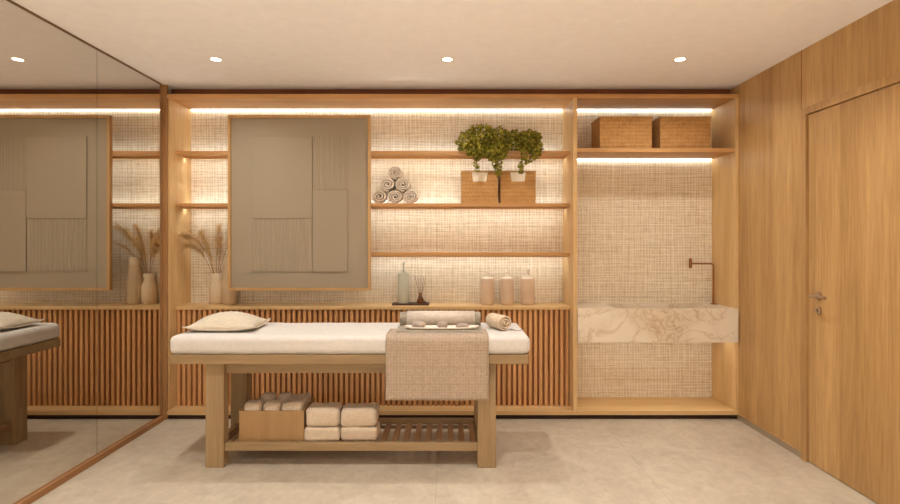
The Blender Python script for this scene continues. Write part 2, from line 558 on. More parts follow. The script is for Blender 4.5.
# ---------------------------------------------------------------- shelving
sh = thing('shelving_unit', (0, DP, 0), 'built-in oak shelving with woven backing and slatted base across the whole wall', 'shelving')
ZH0, ZH1 = 2.401, 2.431
SF = 4.08                          # shelf fronts
DX0, DX1 = 0.927, 0.957            # divider
NX1 = 2.138
LX = -2.098
BB = 0.065
obj('side_panel', bbox(-2.12, LX, DP + 0.02, DB, BB, ZH0, 0.001, 1), oak_z, sh)
obj('side_panel', bbox(NX1, XR, DP, DB, BB, ZH0, 0.001, 1), oak_z, sh)
obj('divider', bbox(DX0, DX1, DP, DB, BB, ZH0, 0.001, 1), oak_z, sh)
obj('top_board', bbox(-2.104, XR, DP, DB, ZH0, ZH1, 0.001, 1), shelf_m, sh)
obj('bottom_board', bbox(-2.104, XR, DP, DB, 0.035, BB, 0.001, 1), oak_x, sh)
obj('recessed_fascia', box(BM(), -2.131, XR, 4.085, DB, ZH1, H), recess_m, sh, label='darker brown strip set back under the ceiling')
obj('toe_kick', box(BM(), -2.12, XR, DP + 0.021, DB, 0, 0.035), toe_m, sh, label='dark recessed plinth')
obj('back_panel', box(BM(), LX, DX0, DB - 0.004, DB + 0.02, 0.83, ZH0), weave_m, sh, label='woven cream backing')
obj('back_panel', box(BM(), DX1, NX1, DB - 0.004, DB + 0.02, BB, ZH0), weave_m, sh, label='woven cream backing')
Z1, Z2, Z3 = 2.026, 1.624, 1.246
for z in (Z1, Z2, Z3):
    lx0 = -0.80 if z == Z3 else LX
    s = obj('shelf', bbox(lx0, DX0, SF, DB - 0.004, z - 0.024, z, 0.001, 1), shelf_m, sh)
    obj('led_strip', box(BM(), lx0 + 0.01, DX0 - 0.01, DB - 0.122, DB - 0.106, z - 0.027, z - 0.024), led_shelf, s, label='glowing warm LED strip')
    obj('led_valance', box(BM(), lx0 + 0.002, DX0 - 0.002, DB - 0.131, DB - 0.126, z - 0.036, z - 0.024), shelf_m, s)
    if z != Z3:
        obj('led_strip', box(BM(), LX + 0.01, DX0 - 0.01, DB - 0.060, DB - 0.048, z, z + 0.0015), led_shelf, s, label='glowing warm LED strip')
ns = obj('shelf', bbox(DX1, NX1, DP + 0.004, DB - 0.004, 1.998, 2.028, 0.001, 1), shelf_m, sh)
obj('led_strip', box(BM(), DX1 + 0.01, NX1 - 0.01, DB - 0.022, DB - 0.006, 1.992, 1.998), led_top, ns, label='glowing warm LED strip')
obj('led_strip', box(BM(), LX + 0.01, DX0 - 0.01, DB - 0.022, DB - 0.006, ZH0 - 0.006, ZH0), led_top, sh, label='glowing warm LED strip')
obj('led_strip', box(BM(), DX1 + 0.01, NX1 - 0.01, DB - 0.022, DB - 0.006, ZH0 - 0.006, ZH0), led_top, sh, label='glowing warm LED strip')
obj('ledge', bbox(LX, DX0, SF, DB - 0.004, ZT - 0.024, ZT, 0.001, 1), oak_x, sh)
# slatted base
bm = BM()
x = LX + 0.006
pitch = 0.0404
while x < DX0 - 0.02:
    box(bm, x, x + 0.022, 4.092, 4.122, BB, ZT - 0.024)
    x += pitch
sp = obj('slat_panel', bm, slat_m, sh)
obj('slat_backing', box(BM(), LX, DX0, 4.122, 4.13, BB, ZT - 0.024), slatback_m, sp, label='darker board behind the slats')

# ---------------------------------------------------------------- sink and tap
SZ0, SZ1 = 0.580, 0.832
sx0, sx1, sy0, sy1 = DX1 - 0.0, NX1 - 0.001, 3.952, DB - 0.005
sk = thing('vanity_sink', ((sx0 + sx1) / 2, sy0, SZ0), 'cream veined marble trough sink filling the right niche', 'sink')
bm = BM()
ix0, ix1, iy0, iy1, iz = 1.25, 2.02, sy0 + 0.03, sy1 - 0.075, SZ1 - 0.13
box(bm, sx0 + 0.001, ix0, sy0, sy1, SZ0, SZ1)
box(bm, ix1, sx1 + 0.012, sy0, DP - 0.001, SZ0, SZ1)
box(bm, ix1, sx1, DP - 0.001, sy1, SZ0, SZ1)
box(bm, ix0, ix1, sy0, iy0, SZ0, SZ1)
box(bm, ix0, ix1, iy1, sy1, SZ0, SZ1)
box(bm, ix0, ix1, iy0, iy1, SZ0, iz)
bmesh.ops.remove_doubles(bm, verts=bm.verts[:], dist=1e-5)
obj('basin', bm, marble_m, sk)
bm = BM(); lathe(bm, [(0.0, iz), (0.028, iz), (0.028, iz + 0.003), (0.0, iz + 0.003)], 1.64, 4.1, 20, close=False)
obj('drain', bm, steel_m, sk, True)
obj('led_strip', box(BM(), sx0 + 0.03, sx1 - 0.02, sy0 + 0.10, sy0 + 0.12, SZ0 - 0.006, SZ0), led_low, sk, label='glowing LED strip under the marble')
tx, ty, tz = 2.108, 4.24, 1.154
tp = thing('basin_tap', (tx, ty, SZ1), 'slim bronze tap pipe bending over the marble sink', 'tap')
bm = BM()
pts = [(tx, ty, SZ1 + 0.006)] + [(tx, ty, tz - 0.05)]
for i in range(1, 9):
    a = i / 8 * PI / 2
    pts.append((tx - 0.022 + 0.022 * math.cos(a), ty, tz - 0.022 + 0.022 * math.sin(a)))
pts.append((1.925, ty, tz))
tube(bm, pts, 0.006, 12)
obj('pipe', bm, bronze_m, tp, True)
bm = BM(); tube(bm, [(1.925, ty, tz + 0.042), (1.925, ty, tz - 0.035)], 0.011, 16)
obj('spout', bm, bronze_m, tp, True)
bm = BM(); lathe(bm, [(0.024, SZ1), (0.024, SZ1 + 0.005), (0.012, SZ1 + 0.008)], tx, ty, 24)
obj('base_flange', bm, bronze_m, tp, True)

# ---------------------------------------------------------------- artwork
ax0, ax1, az0, az1 = -1.683, -0.597, 0.957, 2.292
ay0, ay1 = 4.045, 4.079
art = thing('wall_art', ((ax0 + ax1) / 2, ay0, az0), 'tall taupe relief picture in a thin oak frame hung before the shelves', 'picture')
bm = BM(); fw = 0.020
box(bm, ax0, ax0 + fw, ay0, ay1, az0, az1); box(bm, ax1 - fw, ax1, ay0, ay1, az0, az1)
box(bm, ax0 + fw, ax1 - fw, ay0, ay1, az0, az0 + fw); box(bm, ax0 + fw, ax1 - fw, ay0, ay1, az1 - fw, az1)
obj('frame', bm, frame_m, art)
obj('panel', box(BM(), ax0 + fw, ax1 - fw, ay0 + 0.018, ay1 - 0.002, az0 + fw, az1 - fw), art_m, art)
s_ = 4.063 / 532
def AX(px): return (px - 449) * s_
def AZ(py): return EYE - (py - 243) * s_
py0 = ay0 + 0.018
def relief(x0, x1, y0, y1, t, flutes=0, wave=None):
    X0, X1, Z0_, Z1_ = AX(x0), AX(x1), AZ(y1), AZ(y0)
    bm = BM()
    if not flutes:
        box(bm, X0, X1, py0 - t, py0, Z0_, Z1_)
        bmesh.ops.bevel(bm, geom=bm.edges[:], offset=0.001, segments=1, affect='EDGES')
    else:
        pts = [(X0, py0)]
        for i in range(flutes):
            a = X0 + (X1 - X0) * i / flutes; w_ = (X1 - X0) / flutes
            for k in range(5):
                u = k / 4
                pts.append((a + w_ * (0.04 + 0.92 * u), py0 - t * 0.55 - t * 0.45 * math.sin(PI * u) ** 0.6))
        pts.append((X1, py0))
        prism(bm, pts, Z0_, Z1_, 'z')
    obj('relief_tile', bm, art_m, art, label='fluted relief tile' if flutes else None)
relief(252.5, 312.4, 136.5, 218.6, 0.010)
relief(312.9, 347.3, 136.5, 189.8, 0.005, 14)
relief(312.9, 347.6, 190.3, 271.5, 0.010)
relief(252.5, 312.4, 219.1, 271.5, 0.007, 16)

# ---------------------------------------------------------------- baskets
def basket(name, x0, x1, y0, y1, z0, z1, label, group, hole=True):
    t = thing(name, ((x0 + x1) / 2, (y0 + y1) / 2, z0), label, 'basket', group)
    th = 0.008
    bm = BM()
    cx = (x0 + x1) / 2
    if hole:
        hw, hd = 0.062, 0.085
        for (fy0, fy1) in ((y0, y0 + th), (y1 - th, y1)):
            prism(bm, [(x0, z0), (x1, z0), (x1, z1 - hd), (x0, z1 - hd)], fy0, fy1)
            prism(bm, [(x0, z1 - hd), (cx - hw * 0.82, z1 - hd), (cx - hw, z1 - 0.012), (x0, z1 - 0.012)], fy0, fy1)
            prism(bm, [(cx + hw * 0.82, z1 - hd), (x1, z1 - hd), (x1, z1 - 0.012), (cx + hw, z1 - 0.012)], fy0, fy1)
    else:
        for (fy0, fy1) in ((y0, y0 + th), (y1 - th, y1)):
            box(bm, x0, x1, fy0, fy1, z0, z1 - 0.012)
    box(bm, x0, x0 + th, y0 + th, y1 - th, z0, z1 - 0.012)
    box(bm, x1 - th, x1, y0 + th, y1 - th, z0, z1 - 0.012)
    box(bm, x0 + th, x1 - th, y0 + th, y1 - th, z0, z0 + th)
    obj('basket_body', bm, basket_m, t)
    bm = BM()
    e = 0.0
    box(bm, x0 - 0.003, x1 + 0.003, y0 - 0.003, y0 + th + 0.002, z1 - 0.012, z1)
    box(bm, x0 - 0.003, x1 + 0.003, y1 - th - 0.002, y1 + 0.003, z1 - 0.012, z1)
    box(bm, x0 - 0.003, x0 + th + 0.002, y0 + th + 0.002, y1 - th - 0.002, z1 - 0.012, z1)
    box(bm, x1 - th - 0.002, x1 + 0.003, y0 + th + 0.002, y1 - th - 0.002, z1 - 0.012, z1)
    obj('rim', bm, basket_m, t)
    if hole:
        for (fy0, fy1) in ((y0 + th + 0.001, y0 + th + 0.004), (y1 - th - 0.004, y1 - th - 0.001)):
            bm = box(BM(), x0 + th, x1 - th, fy0, fy1, z0 + th, z1 - 0.014)
            obj('liner', bm, liner_m, t, label='cream cloth liner showing in the handle hole')
    return t
g = 'woven baskets with handle holes on the middle shelf'
basket('storage_basket', 0.098, 0.376, 4.10, 4.29, Z2, 1.877, 'left woven basket with handle hole below the trailing plants, nearest the rolled towels', g)
basket('storage_basket', 0.398, 0.668, 4.10, 4.29, Z2, 1.877, 'right woven basket with handle hole below the trailing plants, nearest the divider', g)
g = 'closed woven baskets above the sink niche'
basket('storage_basket', 1.143, 1.536, 4.03, 4.27, 2.028, 2.277, 'left wide woven basket on the top shelf over the sink, beside the divider', g, False)
basket('storage_basket', 1.600, 1.984, 4.03, 4.27, 2.028, 2.277, 'right wide woven basket on the top shelf over the sink, nearest the door wall', g, False)

# ---------------------------------------------------------------- plants
def trailing_plant(cx, cy, z0, ell, trails, n, seed, label):
    rr = random.Random(seed)
    t = thing('trailing_plant', (cx, cy, z0), label, 'plant', 'leafy trailing plants on the top shelf')
    bm = BM(); lathe(bm, [(0.05, z0), (0.065, z0 + 0.08), (0.058, z0 + 0.08), (0.045, z0 + 0.02)], cx, cy, 20)
    obj('pot', bm, pot_m, t, True)
    lf, vn = BM(), BM()
    def leaf(p, size):
        if p.y > DB - 0.03 or (p.z < z0 + 0.012 and p.z > z0 - 0.045 and p.y > SF - 0.015):
            return
        d = Vector((rr.uniform(-1, 1), rr.uniform(-1.2, 0.3), rr.uniform(-0.7, 0.8))).normalized()
        nrm = Vector((rr.uniform(-0.7, 0.7), rr.uniform(-1, 0.1), rr.uniform(-0.2, 1))).normalized()
        s = d.cross(nrm).normalized()
        up = s.cross(d)
        a = p; L = size
        pts = [a, a + d * L * 0.35 + s * L * 0.36 + up * L * .08, a + d * L * 0.75 + s * L * 0.27 + up * L * .06, a + d * L,
               a + d * L * 0.75 - s * L * 0.27 + up * L * .06, a + d * L * 0.35 - s * L * 0.36 + up * L * .08]
        v = [lf.verts.new(q) for q in pts]
        lf.faces.new((v[0], v[1], v[2], v[3])); lf.faces.new((v[0], v[3], v[4], v[5]))
    for _ in range(n):
        e = ell[rr.randrange(len(ell))]
        while True:
            q = Vector((rr.uniform(-1, 1), rr.uniform(-1, 1), rr.uniform(-1, 1)))
            if 0.12 < q.length < 1:
                break
        if rr.random() < 0.6:
            q = q.normalized() * rr.uniform(0.8, 1.03)
        leaf(Vector((e[0] + q.x * e[3], e[1] + q.y * e[4], e[2] + q.z * e[5])), rr.uniform(0.020, 0.034))
    top = Vector((cx, cy, z0 + 0.07))
    for e in ell:
        for k in range(6):
            q = Vector((rr.uniform(-1, 1), rr.uniform(-1, 0.6), rr.uniform(0.1, 1))).normalized()
            end = Vector((e[0] + q.x * e[3] * 1.05, e[1] + q.y * e[4], e[2] + q.z * e[5] * 1.12))
            if end.y > DB - 0.03: end.y = DB - 0.03
            tube(vn, bez(top, (top + end) / 2 + Vector((0, 0, 0.05)), end, 6), 0.0016, 4)
            for j in range(4):
                leaf(end + Vector((rr.uniform(-.012, .012), 0, rr.uniform(-.02, .02))), 0.02)
    for (p1, p2, wd, cnt) in trails:
        a = Vector((cx, cy - 0.05, z0 + 0.06)); b = Vector(p1); c = Vector(p2)
        path = bez(a, (b.x, b.y, z0 + 0.07), b, 6) + bez(b, (b + c) / 2 + Vector((rr.uniform(-.01, .01), -0.01, 0)), c, 8)[1:]
        tube(vn, path, 0.0016, 4)
        for _ in range(cnt):
            u = rr.random(); q = b.lerp(c, u)
            w_ = wd * (1 - 0.6 * u)
            leaf(q + Vector((rr.uniform(-w_, w_), rr.uniform(-w_, w_) * .6, rr.uniform(-.01, .01))), rr.uniform(0.014, 0.024))
    obj('foliage', lf, leaf_m, t)
    obj('stems', vn, vine_m, t)
trailing_plant(0.26, 4.19, Z1,
    [(0.15, 4.10, 2.08, 0.085, 0.13, 0.10), (0.25, 4.08, 2.11, 0.11, 0.14, 0.115), (0.36, 4.09, 2.10, 0.10, 0.14, 0.10), (0.36, 4.01, 2.02, 0.09, 0.045, 0.08), (0.24, 4.01, 2.02, 0.10, 0.045, 0.06)],
    [((0.20, 3.99, 1.99), (0.21, 4.02, 1.87), 0.026, 90), ((0.36, 3.98, 2.0), (0.375, 4.03, 1.83), 0.05, 230), ((0.32, 3.98, 1.99), (0.36, 4.0, 1.88), 0.04, 110)],
    2300, 3, 'left and larger leafy green trailing plant spilling over the top shelf')
trailing_plant(0.58, 4.19, Z1,
    [(0.50, 4.12, 2.10, 0.09, 0.11, 0.08), (0.60, 4.09, 2.08, 0.085, 0.13, 0.095), (0.655, 4.05, 2.06, 0.045, 0.09, 0.10)],
    [((0.575, 3.99, 2.0), (0.535, 4.03, 1.84), 0.032, 150), ((0.64, 3.98, 1.99), (0.59, 4.02, 1.92), 0.03, 60)],
    1300, 5, 'right and smaller leafy green trailing plant on the top shelf, nearest the divider')

# ---------------------------------------------------------------- rolled towels
def roll_mesh(R_, L, turns=3.2, squash=1.0, n=96, r0=0.12, amp=0.001):
    """spiral cloth roll along y, centred on the origin; ends show the spiral"""
    bm = BM()
    pitch_ = R_ * (1 - r0) / turns
    th = pitch_ * 0.66
    prof = []
    N = n
    for i in range(N + 1):
        a = i / N * turns * 2 * PI - turns * 2 * PI - PI / 2 + 0.15
        r = R_ * r0 + (R_ - R_ * r0) * (i / N) ** 0.82
        prof.append((a, r))
    prev = None
    ks = [0.0, 0.006, L / 2, L - 0.006, L]
    rows = []
    for (a, r) in prof:
        row = []
        for inner in (0, 1):
            for j, k in enumerate(ks):
                e = 0.15 * th if j in (0, len(ks) - 1) else 0.0
                rr = r - (th - e if inner else e)
                rr = max(rr, 0.001)
                rr *= 1 + amp / R_ * noise.noise(Vector((a, k * 20, r * 50)))
                row.append(bm.verts.new((rr * math.cos(a), k - L / 2, rr * math.sin(a) * squash)))
        rows.append(row)
    m = len(ks)
    for A, B in zip(rows, rows[1:]):
        for j in range(m - 1):
            bm.faces.new((A[j], A[j + 1], B[j + 1], B[j]))
            bm.faces.new((A[m + j], B[m + j], B[m + j + 1], A[m + j + 1]))
        bm.faces.new((A[0], B[0], B[m], A[m]))
        bm.faces.new((A[m - 1], A[2 * m - 1], B[2 * m - 1], B[m - 1]))
    for A in (rows[0], rows[-1]):
        for j in range(m - 1):
            bm.faces.new((A[j], A[m + j], A[m + j + 1], A[j + 1]))
    return bm

a_, b_ = 0.0640, 0.0550
g = 'rolled towels stacked in a pyramid on the middle shelf'
lab = ['rolled taupe towel at bottom left of the pyramid, beside the picture frame',
       'rolled taupe towel in the middle of the pyramid bottom row',
       'rolled taupe towel at bottom right of the pyramid, towards the baskets',
       'rolled taupe towel on the left of the pyramid second row',
       'rolled taupe towel on the right of the pyramid second row',
       'rolled taupe towel topping the pyramid']
dz = 2 * b_ * math.sin(PI / 3) - 0.001
zb = Z2 + b_
pos = [(-0.538, zb, 0), (-0.416, zb, 1), (-0.294, zb, 2), (-0.477, zb + dz, 3), (-0.355, zb + dz, 4), (-0.416, zb + 2 * dz, 5)]
first = None
for (x, z, k) in pos:
    bm = roll_mesh(a_, 0.19, 2.6 + 0.3 * (k % 3), b_ / a_)
    bmesh.ops.rotate(bm, verts=bm.verts[:], cent=(0, 0, 0), matrix=Matrix.Identity(3))
    o = obj('rolled_towel', bm, towel_m, None, 'all'); o.location = (x, 4.205, z)
    tag(o, lab[k], 'towel', g)

# ---------------------------------------------------------------- ledge items
tr = obj('tray', bbox(-0.446, -0.157, 4.145, 4.275, ZT, ZT + 0.014, 0.004, 3), darktray_m, None, True)
tag(tr, 'small dark wooden tray on the ledge under the bottle and diffuser', 'tray')
TT = ZT + 0.014
d = thing('soap_dispenser', (-0.360, 4.21, TT), 'slim grey-green pump bottle on the dark tray', 'bottle')
bm = BM(); lathe(bm, [(0.043, TT), (0.046, TT + 0.004), (0.046, 1.072), (0.042, 1.080), (0.014, 1.084), (0.014, 1.10)], -0.360, 4.21, 40)
obj('bottle_body', bm, disp_m, d, True)
bm = BM(); lathe(bm, [(0.007, 1.10), (0.007, 1.145)], -0.360, 4.21, 14)
lathe(bm, [(0.011, 1.145), (0.011, 1.168)], -0.360, 4.21, 14)
tube(bm, [(-0.360, 4.21, 1.160), (-0.360, 4.18, 1.160), (-0.360, 4.165, 1.152)], 0.005, 10)
obj('pump', bm, pump_m, d, True)

d = thing('reed_diffuser', (-0.226, 4.21, TT), 'tiny amber glass diffuser bottle with thin reeds on the tray', 'diffuser')
bm = BM(); lathe(bm, [(0.026, TT), (0.030, TT + 0.006), (0.029, TT + 0.02), (0.014, TT + 0.055), (0.010, TT + 0.062), (0.010, TT + 0.074)], -0.226, 4.21, 24)
obj('glass_bottle', bm, amber_m, d, True)
bm = BM(); lathe(bm, [(0.0125, TT + 0.060), (0.0125, TT + 0.078), (0.003, TT + 0.079)], -0.226, 4.21, 16)
obj('cap', bm, stem_m, d, True)
for dx, dy in ((-0.045, 0.02), (-0.022, -0.02), (0.004, 0.03), (0.028, -0.015), (0.045, 0.01)):
    bm = BM(); tube(bm, [(-0.226 + dx * 0.05, 4.21 + dy * .05, TT + 0.02), (-0.226 + dx, 4.21 + dy, TT + 0.215)], 0.0016, 6)
    obj('reed', bm, reed_m, d)
# little dark pebble dish beside the diffuser
st = obj('incense_holder', bbox(-0.205, -0.178, 4.165, 4.19, TT, TT + 0.016, 0.006, 3), darktray_m, None, True)
tag(st, 'tiny dark holder beside the amber diffuser on the tray', 'holder')

def pump_bottle(x, y, label):
    t = thing('pump_bottle', (x, y, ZT), label, 'bottle', 'sand-coloured pump bottles in a row on the ledge')
    bm = BM(); lathe(bm, [(0.046, ZT), (0.051, ZT + 0.006), (0.053, ZT + 0.03), (0.054, ZT + 0.12), (0.053, ZT + 0.185), (0.049, ZT + 0.207)], x, y, 40)
    obj('bottle_body', bm, sand_m, t, True)
    bm = BM(); lathe(bm, [(0.049, ZT + 0.207), (0.044, ZT + 0.217), (0.018, ZT + 0.222), (0.016, ZT + 0.236)], x, y, 32)
    obj('shoulder', bm, white_m, t, True, label='cream shoulder')
    bm = BM(); lathe(bm, [(0.010, ZT + 0.236), (0.010, ZT + 0.250), (0.019, ZT + 0.272), (0.019, ZT + 0.278)], x, y, 20)
    tube(bm, [(x, y, ZT + 0.270), (x - 0.01, y - 0.028, ZT + 0.270), (x - 0.012, y - 0.034, ZT + 0.262)], 0.005, 8)
    obj('pump', bm, white_m, t, True, label='cream pump head')
    return t
pb = pump_bottle(0.303, 4.20, 'left pump bottle of the sand-coloured row on the ledge')
dup(pb, (0.457, 4.20, ZT), 'middle pump bottle of the sand-coloured row on the ledge')
dup(pb, (0.620, 4.20, ZT), 'right pump bottle of the sand-coloured row, nearest the divider')

# vases and dried grass
vx, vy = -1.862, 4.262
v = thing('vase', (vx, vy, ZT), 'short cream ribbed vase holding dried pampas grass', 'vase')
bm = BM()
lathe(bm, [(0.046, ZT), (0.052, ZT + 0.008), (0.054, ZT + 0.08), (0.053, ZT + 0.14), (0.042, ZT + 0.175), (0.036, ZT + 0.19), (0.040, ZT + 0.244), (0.036, ZT + 0.244), (0.032, ZT + 0.19), (0.03, ZT + 0.1)], vx, vy, 96, 24, 0.05)
obj('vase_body', bm, vase_m, v, 'all')
pg = thing('pampas_grass', (vx, vy, ZT + 0.11), 'spray of dry tan pampas grass standing in the cream vase', 'dried grass')
stems, heads = BM(), BM()
def plume(ctrl, tip, r=0.032, n=300, droop=0.4, start=0.45):
    base = (vx, vy, ZT + 0.11)
    path = bez(base, ctrl, tip, 22)
    tube(stems, path, 0.0020, 5, 0.0008)
    for i in range(n):
        u = start + (1 - start) * R.random()
        k = u * 22; i0 = min(int(k), 21)
        p = path[i0].lerp(path[i0 + 1], k - i0)
        d_ = (path[i0 + 1] - path[i0]).normalized()
        side = Vector((R.uniform(-1, 1), R.uniform(-1, 1), R.uniform(-1, 1)))
        side = (side - d_ * side.dot(d_)).normalized()
        env = math.sin(PI * min(1, (u - start) / (1 - start) * 0.85 + 0.12)) ** 0.7
        L = r * env * R.uniform(0.8, 2.2)
        q = p + side * L * 0.7 + d_ * L * 1.1
        e2 = q + side * L * 0.3 + d_ * L * 0.4 + Vector((0, 0, -droop * L))
        for z in (q, e2):
            z.y = min(z.y, DB - 0.012)
            z.x = max(z.x, LX + 0.006)
        wv = d_.cross(side) * 0.0007 + side * 0.0003
        a = heads.verts.new(p - wv); b = heads.verts.new(p + wv)
        c = heads.verts.new(q + wv); dd = heads.verts.new(q - wv); e_ = heads.verts.new(e2)
        heads.faces.new((a, b, c, dd)); heads.faces.new((dd, c, e_))
plume((-1.93, 4.20, 1.33), (-2.03, 4.10, 1.30), 0.040, 420, 0.9, 0.42)
plume((-1.90, 4.20, 1.38), (-2.06, 4.10, 1.38), 0.036, 380, 0.9, 0.45)
plume((-1.90, 4.22, 1.28), (-1.94, 4.16, 1.40), 0.034, 320)
plume((-1.85, 4.22, 1.28), (-1.80, 4.18, 1.46), 0.034, 320)
plume((-1.82, 4.24, 1.22), (-1.80, 4.20, 1.36), 0.028, 220)
plume((-1.80, 4.26, 1.38), (-1.62, 4.22, 1.45), 0.038, 380, 0.9)
plume((-1.78, 4.24, 1.30), (-1.60, 4.18, 1.33), 0.020, 120, 0.9)
plume((-1.87, 4.20, 1.20), (-1.88, 4.14, 1.32), 0.024, 160)
obj('stalks', stems, stem_m, pg, True)
obj('plumes', heads, pampas_m, pg)

vx2, vy2 = -1.755, 4.25
v = thing('vase', (vx2, vy2, ZT), 'tall empty taupe ribbed bottle vase half hidden behind the picture', 'vase')
bm = BM()
lathe(bm, [(0.050, ZT), (0.056, ZT + 0.01), (0.058, ZT + 0.10), (0.056, ZT + 0.19), (0.046, ZT + 0.25), (0.042, ZT + 0.30), (0.043, ZT + 0.374), (0.038, ZT + 0.374), (0.034, ZT + 0.28), (0.03, ZT + 0.2)], vx2, vy2, 96, 24, 0.04)
obj('vase_body', bm, vase2_m, v, 'all')

# ---------------------------------------------------------------- massage table
T0, T1 = 3.085, 3.625
tb = thing('massage_table', (-0.58, (T0 + T1) / 2, 0), 'wooden massage table with thick white mattress and slatted lower rack', 'massage table')
TX0, TX1 = -1.618, 0.462
obj('top_frame', bbox(TX0, TX1, T0, T1, 0.616, 0.672, 0.003, 2), table_x, tb)
lw = 0.107
legx = (-1.429, 0.168)
for lx in legx:
    for ly, ld_ in ((3.12, 0.075), (3.478, 0.10)):
        obj('leg', bbox(lx, lx + lw, ly, ly + ld_, 0, 0.616, 0.003, 2), table_z, tb)
lxa, lxb = legx[0] + lw, legx[1]
for y in (3.135, 3.54):
    obj('apron', bbox(lxa, lxb, y + (0.03 if y < 3.3 else 0), y + 0.025 + (0.03 if y < 3.3 else 0), 0.545, 0.616, 0.001, 1), table_x, tb)
for x in (legx[0] + 0.04, legx[1] + 0.04):
    obj('apron', bbox(x, x + 0.025, 3.195, 3.478, 0.545, 0.616, 0.001, 1), table_y, tb)
    obj('end_rail', bbox(x - 0.01, x + 0.03, 3.195, 3.478, 0.095, 0.140, 0.002, 1), table_y, tb)
obj('lower_rail', bbox(lxa, lxb, 3.135, 3.168, 0.093, 0.138, 0.003, 2), table_x, tb)
obj('lower_rail', bbox(lxa, lxb, 3.525, 3.558, 0.116, 0.152, 0.006, 3), table_x, tb)
for y in (3.168, 3.508):
    obj('slat_support', bbox(lxa, lxb, y, y + 0.017, 0.093, 0.112, 0.001, 1), table_x, tb)
n = int((lxb - lxa - 0.01) / 0.0675)
for i in range(n + 1):
    x = lxb - 0.042 - i * 0.0675
    if x < lxa: break
    obj('rack_slat', bbox(x, x + 0.035, 3.168, 3.525, 0.112, 0.128, 0.002, 1), table_y, tb)
RK = 0.128
MZ = 0.780
mt = soft(TX0 - 0.008, TX1 + 0.012, T0 - 0.012, T1 + 0.005, 0.672, MZ, 0.036, (40, 8, 2), 0.003, 9, 1)
mo = obj('mattress', mt, sheet_m, tb, 'all', label='white cotton covered mattress')

# pillow
def pillow(cx, cy, z0, w, d_, h, rot, m, name='pillow'):
    bm = BM(); N = 26
    top, bot = {}, {}
    for i in range(N + 1):
        for j in range(N + 1):
            u, v_ = 2 * i / N - 1, 2 * j / N - 1
            pin = 1 - 0.06 * (1 - u * u) * (1 if abs(v_) > .2 else 1) * abs(v_) ** 3
            pin2 = 1 - 0.06 * (1 - v_ * v_) * abs(u) ** 3
            x, y = u * w / 2 * pin2, v_ * d_ / 2 * pin
            f = ((1 - abs(u) ** 2.2) * (1 - abs(v_) ** 2.2)) ** 0.72
            n_ = 0.003 * noise.noise(Vector((u * 3, v_ * 3, 4)))
            corner = 0.022 * (abs(u) ** 2.5) * (abs(v_) ** 2.5)
            side = 0.016
            top[i, j] = bm.verts.new((x, y, z0 + side + corner + (h - side) * f + n_ * f))
            if 0 < i < N and 0 < j < N:
                bot[i, j] = bm.verts.new((x, y, z0 + (side + corner) * (1 - min(1, f * 1.6))))
            else:
                bot[i, j] = top[i, j]
    for i in range(N):
        for j in range(N):
            bm.faces.new((top[i, j], top[i + 1, j], top[i + 1, j + 1], top[i, j + 1]))
            try:
                bm.faces.new((bot[i, j], bot[i, j + 1], bot[i + 1, j + 1], bot[i + 1, j]))
            except ValueError:
                pass
    bmesh.ops.rotate(bm, verts=bm.verts[:], cent=(0, 0, 0), matrix=Matrix.Rotation(rot, 3, 'Z'))
    bmesh.ops.translate(bm, verts=bm.verts[:], vec=(cx, cy, 0))
    # piped edge
    edge = [top[i, 0].co.copy() for i in range(N + 1)] + [top[N, j].co.copy() for j in range(1, N + 1)] + \
           [top[i, N].co.copy() for i in range(N - 1, -1, -1)] + [top[0, j].co.copy() for j in range(N - 1, -1, -1)]
    return bm, edge
pl = thing('pillow', (-1.385, 3.34, MZ), 'flat cream linen pillow at the head of the massage table', 'pillow')
bm, edge = pillow(-1.385, 3.345, MZ + 0.001, 0.42, 0.34, 0.105, math.radians(2), pillow_m)
obj('cushion', bm, pillow_m, pl, 'all')
bm = BM(); tube(bm, edge, 0.0035, 6)
obj('piping', bm, pillow_m, pl, True)

# runner cloth over the table edge
RX0, RX1 = -0.365, 0.229
def strip(path, x0, x1, th, nx=24, wav=0.0):
    """cloth strip following a (y,z) path with thickness"""
    bm = BM(); P = [Vector((0, y, z)) for y, z in path]
    up_, dn_ = [], []
    for i, p in enumerate(P):
        d_ = (P[min(i + 1, len(P) - 1)] - P[max(i - 1, 0)]).normalized()
        nn = Vector((0, d_.z, -d_.y))
        if nn.z < 0 and abs(nn.z) > 0.1: nn = -nn
        ru, rd = [], []
        for k in range(nx + 1):
            x = x0 + (x1 - x0) * k / nx
            w_ = wav * math.sin(k * 0.9 + i * 0.05) * max(0, (i / len(P)) - 0.4)
            ru.append(bm.verts.new((x, p.y + nn.y * th + w_ * -1, p.z + nn.z * th)))
            rd.append(bm.verts.new((x, p.y + w_ * -1, p.z)))
        up_.append(ru); dn_.append(rd)
    for i in range(len(P) - 1):
        for k in range(nx):
            bm.faces.new((up_[i][k], up_[i][k + 1], up_[i + 1][k + 1], up_[i + 1][k]))
            bm.faces.new((dn_[i][k], dn_[i + 1][k], dn_[i + 1][k + 1], dn_[i][k + 1]))
        bm.faces.new((up_[i][0], up_[i + 1][0], dn_[i + 1][0], dn_[i][0]))
        bm.faces.new((up_[i][nx], dn_[i][nx], dn_[i + 1][nx], up_[i + 1][nx]))
    for i in (0, len(P) - 1):
        for k in range(nx):
            bm.faces.new((up_[i][k], dn_[i][k], dn_[i][k + 1], up_[i][k + 1]))
    return bm
MY = T0 - 0.012
path = [(3.30 - i * 0.02, MZ + 0.0035) for i in range(9)]
path = [p for p in path if p[0] > MY + 0.045]
for i in range(0, 9):
    a = i / 8 * PI / 2
    path.append((MY + 0.036 - 0.042 * math.sin(a), MZ - 0.036 + 0.040 * math.cos(a)))
z = MZ - 0.05
